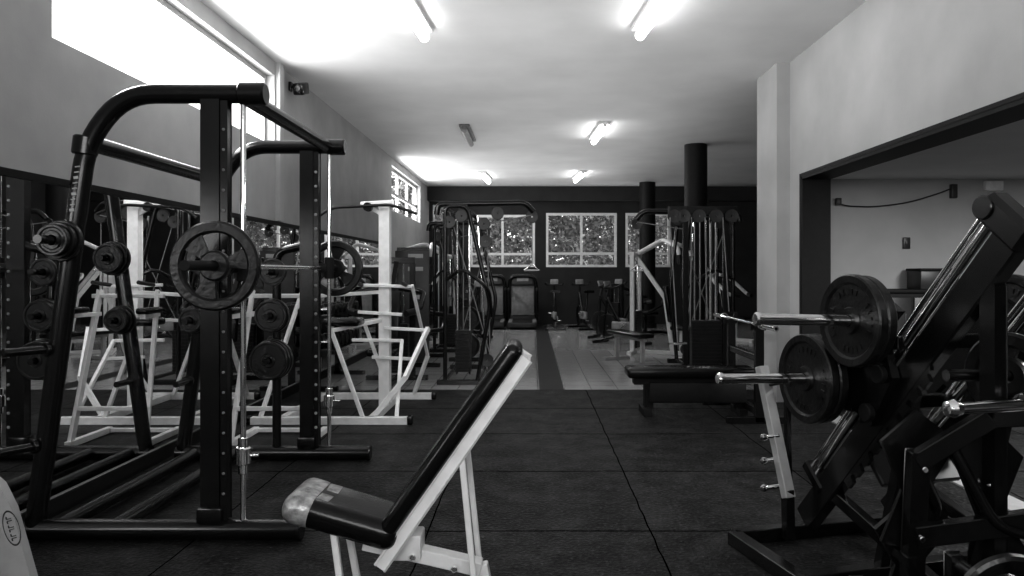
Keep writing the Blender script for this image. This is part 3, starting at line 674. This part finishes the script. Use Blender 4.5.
# ------------------------------------------------------------ bikes
def bike(name,label,loc,rz,fm):
    t=thing(name,label,'exercise bike',loc,rz,'exercise bikes')
    mb=MB(); mb.beam((-.25,-.5,.03),(.25,-.5,.03),.06,.05); mb.beam((-.25,.5,.03),(.25,.5,.03),.06,.05)
    mb.tube([(0,-.5,.05),(0,-.1,.2),(0,.5,.05)],.03,10,bend=.2); mb.tube([(0,-.35,.75),(0,-.1,.2)],.03,10); mb.tube([(0,.35,.9),(0,-.05,.25)],.03,10); mb.tube([(0,.42,.1),(0,.35,.85)],.03,10)
    part(t,'frame',mb,fm)
    mb=MB(); mb.lathe([(.02,-.02),(.2,-.015),(.23,-.03),(.24,0),(.23,.03),(.2,.015),(.02,.02)],(0,.33,.34),(1,0,0),32); part(t,'flywheel',mb,M_iron)
    mb=MB(); mb.box((0,-.02,.34),(.09,.5,.2),bev=.04,seg=3); part(t,'chain_guard',mb,M_grey)
    mb=MB(); mb.tube([(0,-.35,.72),(0,-.4,.91)],.02,10); mb.prism([(-.12,-.55,.9),(.12,-.55,.9),(.1,-.42,.9),(.025,-.25,.9),(-.025,-.25,.9),(-.1,-.42,.9)],(0,0,.06)); part(t,'saddle',mb,M_vinyl)
    mb=MB(); mb.tube([(0,.35,.88),(0,.3,1.08)],.025,10); mb.tube([(-.22,.15,1.15),(-.22,.3,1.08),(.22,.3,1.08),(.22,.15,1.15)],.018,10,bend=.08); part(t,'handlebar',mb,M_rubber)
    mb=MB(); mb.box((0,.34,1.15),(.2,.05,.14),Matrix.Rotation(-.3,3,'X'),bev=.015); part(t,'console',mb,M_grey)
    for s in (-1,1):
        mb=MB(); mb.beam((s*.07,-.02,.3),(s*.07,-.02+s*.12,.3-s*.1),.02,.03); mb.box((s*.12,-.02+s*.12,.3-s*.1),(.1,.09,.025),bev=.005); part(t,'pedal',mb,M_chrome)
    return t
b1=bike('exercise_bike','black upright exercise bike with console near the rear windows',(.56,18.2,0),0,M_black)
copy_thing(b1,(1.26,18.2,0),math.radians(12)); copy_thing(b1,(2.1,18.6,0),math.radians(-20))
copy_thing(b1,(1.75,15.5,0),math.radians(60),'black spinning bike parked at the aisle edge')
copy_thing(b1,(1.75,14.4,0),math.radians(50),'black spinning bike parked beside the aisle')
copy_thing(b1,(-1.3,15.3,0),math.radians(-30),'black spinning bike beside the mirror wall machines')

# low light-framed bench in front of the white pulldown machine
lb2=thing('flat_bench','low light-framed flat bench with slim black pad','weight bench',(1.5,11.4,0),math.radians(20))
mb=MB(); mb.box((0,0,.45),(.26,1.1,.07),bev=.025,seg=3); part(lb2,'seat',mb,M_vinyl)
mb=MB(); mb.beam((0,-.5,.39),(0,.5,.39),.05,.05)
for y in (-.42,.42): mb.beam((0,y,.03),(0,y,.39),.05,.05); mb.beam((-.22,y,.03),(.22,y,.03),.05,.05)
part(lb2,'frame',mb,M_steelw)

# ------------------------------------------------------------ fittings
sc=thing('security_camera','small black ceiling-corner security camera on bracket','security camera',(XL,8.4,3.5))
mb=MB(); mb.box((.015,0,0),(.03,.1,.1),bev=.005); mb.tube([(.02,0,0),(.1,0,-.01)],.015); part(sc,'bracket',mb,M_black)
mb=MB(); mb.box((.14,-.04,-.03),(.12,.24,.13),Matrix.Rotation(.3,3,'X'),bev=.02); mb.cyl((.14,-.15,-.05),(0,1,.3),.035,.06); part(sc,'camera_body',mb,M_black)
Ys=8.45
cn_=thing('wall_conduit','thin sagging electrical conduit along the pale side-room wall','conduit',(3.5,Ys-.02,2.2))
mb=MB(); mb.tube([(-.02,0,-.02),(.1,0,-.05),(.4,0,-.06),(.8,0,-.01),(1.15,0,.1),(1.3,0,.16)],.008,8,bend=.2); part(cn_,'pipe',mb,M_dgrey)
mb=MB(); mb.box((1.3,.0,.12),(.07,.06,.16),bev=.008); part(cn_,'junction_box',mb,M_dgrey)
mb=MB(); mb.box((-.02,-.02,.0),(.06,.06,.08),bev=.008); part(cn_,'clip',mb,M_dgrey)
mb=MB(); mb.box((0,-.03,0),(.2,.06,.11),bev=.01); mb.box((0,-.065,0),(.12,.015,.05),bev=.004)
single('emergency_light',mb,M_white,'small white emergency light unit on the side-room wall','emergency light',(5.25,Ys-.001,2.38))
mb=MB(); mb.box((0,-.012,0),(.08,.022,.13),bev=.005); mb.box((0,-.026,0),(.035,.012,.05),bev=.003)
single('light_switch',mb,M_dgrey,'dark light switch on the side-room wall','light switch',(4.27,Ys-.001,1.73))
cb=thing('storage_cabinet','low black storage cabinet against the side-room wall','cabinet',(4.1,8.2,0))
mb=MB(); mb.box((0,0,.6),(1.9,.44,1.14),bev=.01); mb.box((0,0,1.19),(1.95,.48,.04),bev=.008); part(cb,'body',mb,M_blackm)
for k in range(4):
    mb=MB(); mb.box((-.705+.47*k,-.228,.6),(.44,.02,1.05),bev=.006); d=part(cb,'door',mb,M_dgrey)
    mb=MB(); mb.tube([(-.55+.47*k,-.245,.75),(-.55+.47*k,-.245,.95)],.008); part(d,'handle',mb,M_chrome)
mo=thing('storage_box','small dark lidded box standing on the black cabinet','box',(4.45,8.22,1.21))
mb=MB(); mb.box((0,0,.1),(.42,.3,.2),bev=.01); part(mo,'body',mb,M_dgrey)
mb=MB(); mb.box((0,0,.215),(.44,.32,.03),bev=.008); part(mo,'lid',mb,M_blackm)

# ------------------------------------------------------------ foliage outside
def foliage(n,ya,yb,s0,s1,m_,label,seed):
    mb=MB(); R=random.Random(seed)
    for i in range(n):
        c=V((R.uniform(-4.8,7.4),R.uniform(ya,yb),R.uniform(.1,5.3))); s=R.uniform(s0,s1)
        q=Quaternion((R.gauss(0,1),R.gauss(0,1),R.gauss(0,1),R.gauss(0,1))).normalized()
        vs=[mb.bm.verts.new(c+q@V(p)*s) for p in ((-1,0,0),(0,-.5,.1),(1,0,0),(0,.5,.1))]; mb.bm.faces.new(vs)
    fo=single('tree_foliage',mb,m_,label,'tree'); fo['kind']='stuff'
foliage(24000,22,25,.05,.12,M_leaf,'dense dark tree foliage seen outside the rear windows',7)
foliage(7500,25.8,27,.16,.32,M_leaf2,'tree foliage coloured lighter as if sunlit, behind the dark leaves outside',9)

# ------------------------------------------------------------ light
w=bpy.data.worlds.new('World'); scene.world=w; w.use_nodes=True
w.node_tree.nodes['Background'].inputs[0].default_value=(1,1,1,1); w.node_tree.nodes['Background'].inputs[1].default_value=2.6
def area(name,loc,dr,sx_,sy_,e):
    l=bpy.data.lights.new(name,'AREA'); l.shape='RECTANGLE'; l.size=sx_; l.size_y=sy_; l.energy=e
    o=bpy.data.objects.new(name,l); COL.objects.link(o); o.location=loc; o.rotation_euler=V(dr).to_track_quat('-Z','Y').to_euler(); return o
area('window_daylight_fill',(XL-.35,(WA[0]+WA[1])/2,3.05),(1,0,-.35),3.6,.8,120)
area('window_daylight_fill',(XL-.35,(WB[0]+WB[1])/2,3.0),(1,0,-.5),3.6,.9,150)
area('window_daylight_fill',(0,YN-.4,2.4),(0,1,.2),3.6,1.7,105)  # fill light at the added window behind the camera
area('side_room_lamp',(4.8,4.5,2.44),(0,0,-1),.6,2.4,230)
area('ceiling_fill',(.1,9.0,2.5),(0,0,1),4.2,18,100)  # unseen fill light in mid-air, added to brighten the ceiling; no fixture there
# ------------------------------------------------------------ camera
cd_=bpy.data.cameras.new('Camera'); cam=bpy.data.objects.new('Camera',cd_); COL.objects.link(cam)
cam.location=(0,0,1.4); cam.rotation_euler=(math.radians(90),0,0)
cd_.sensor_width=36; cd_.lens=740/1024*36; cd_.shift_x=-20/1024; cd_.shift_y=-16/1024; cd_.clip_start=.05
scene.camera=cam
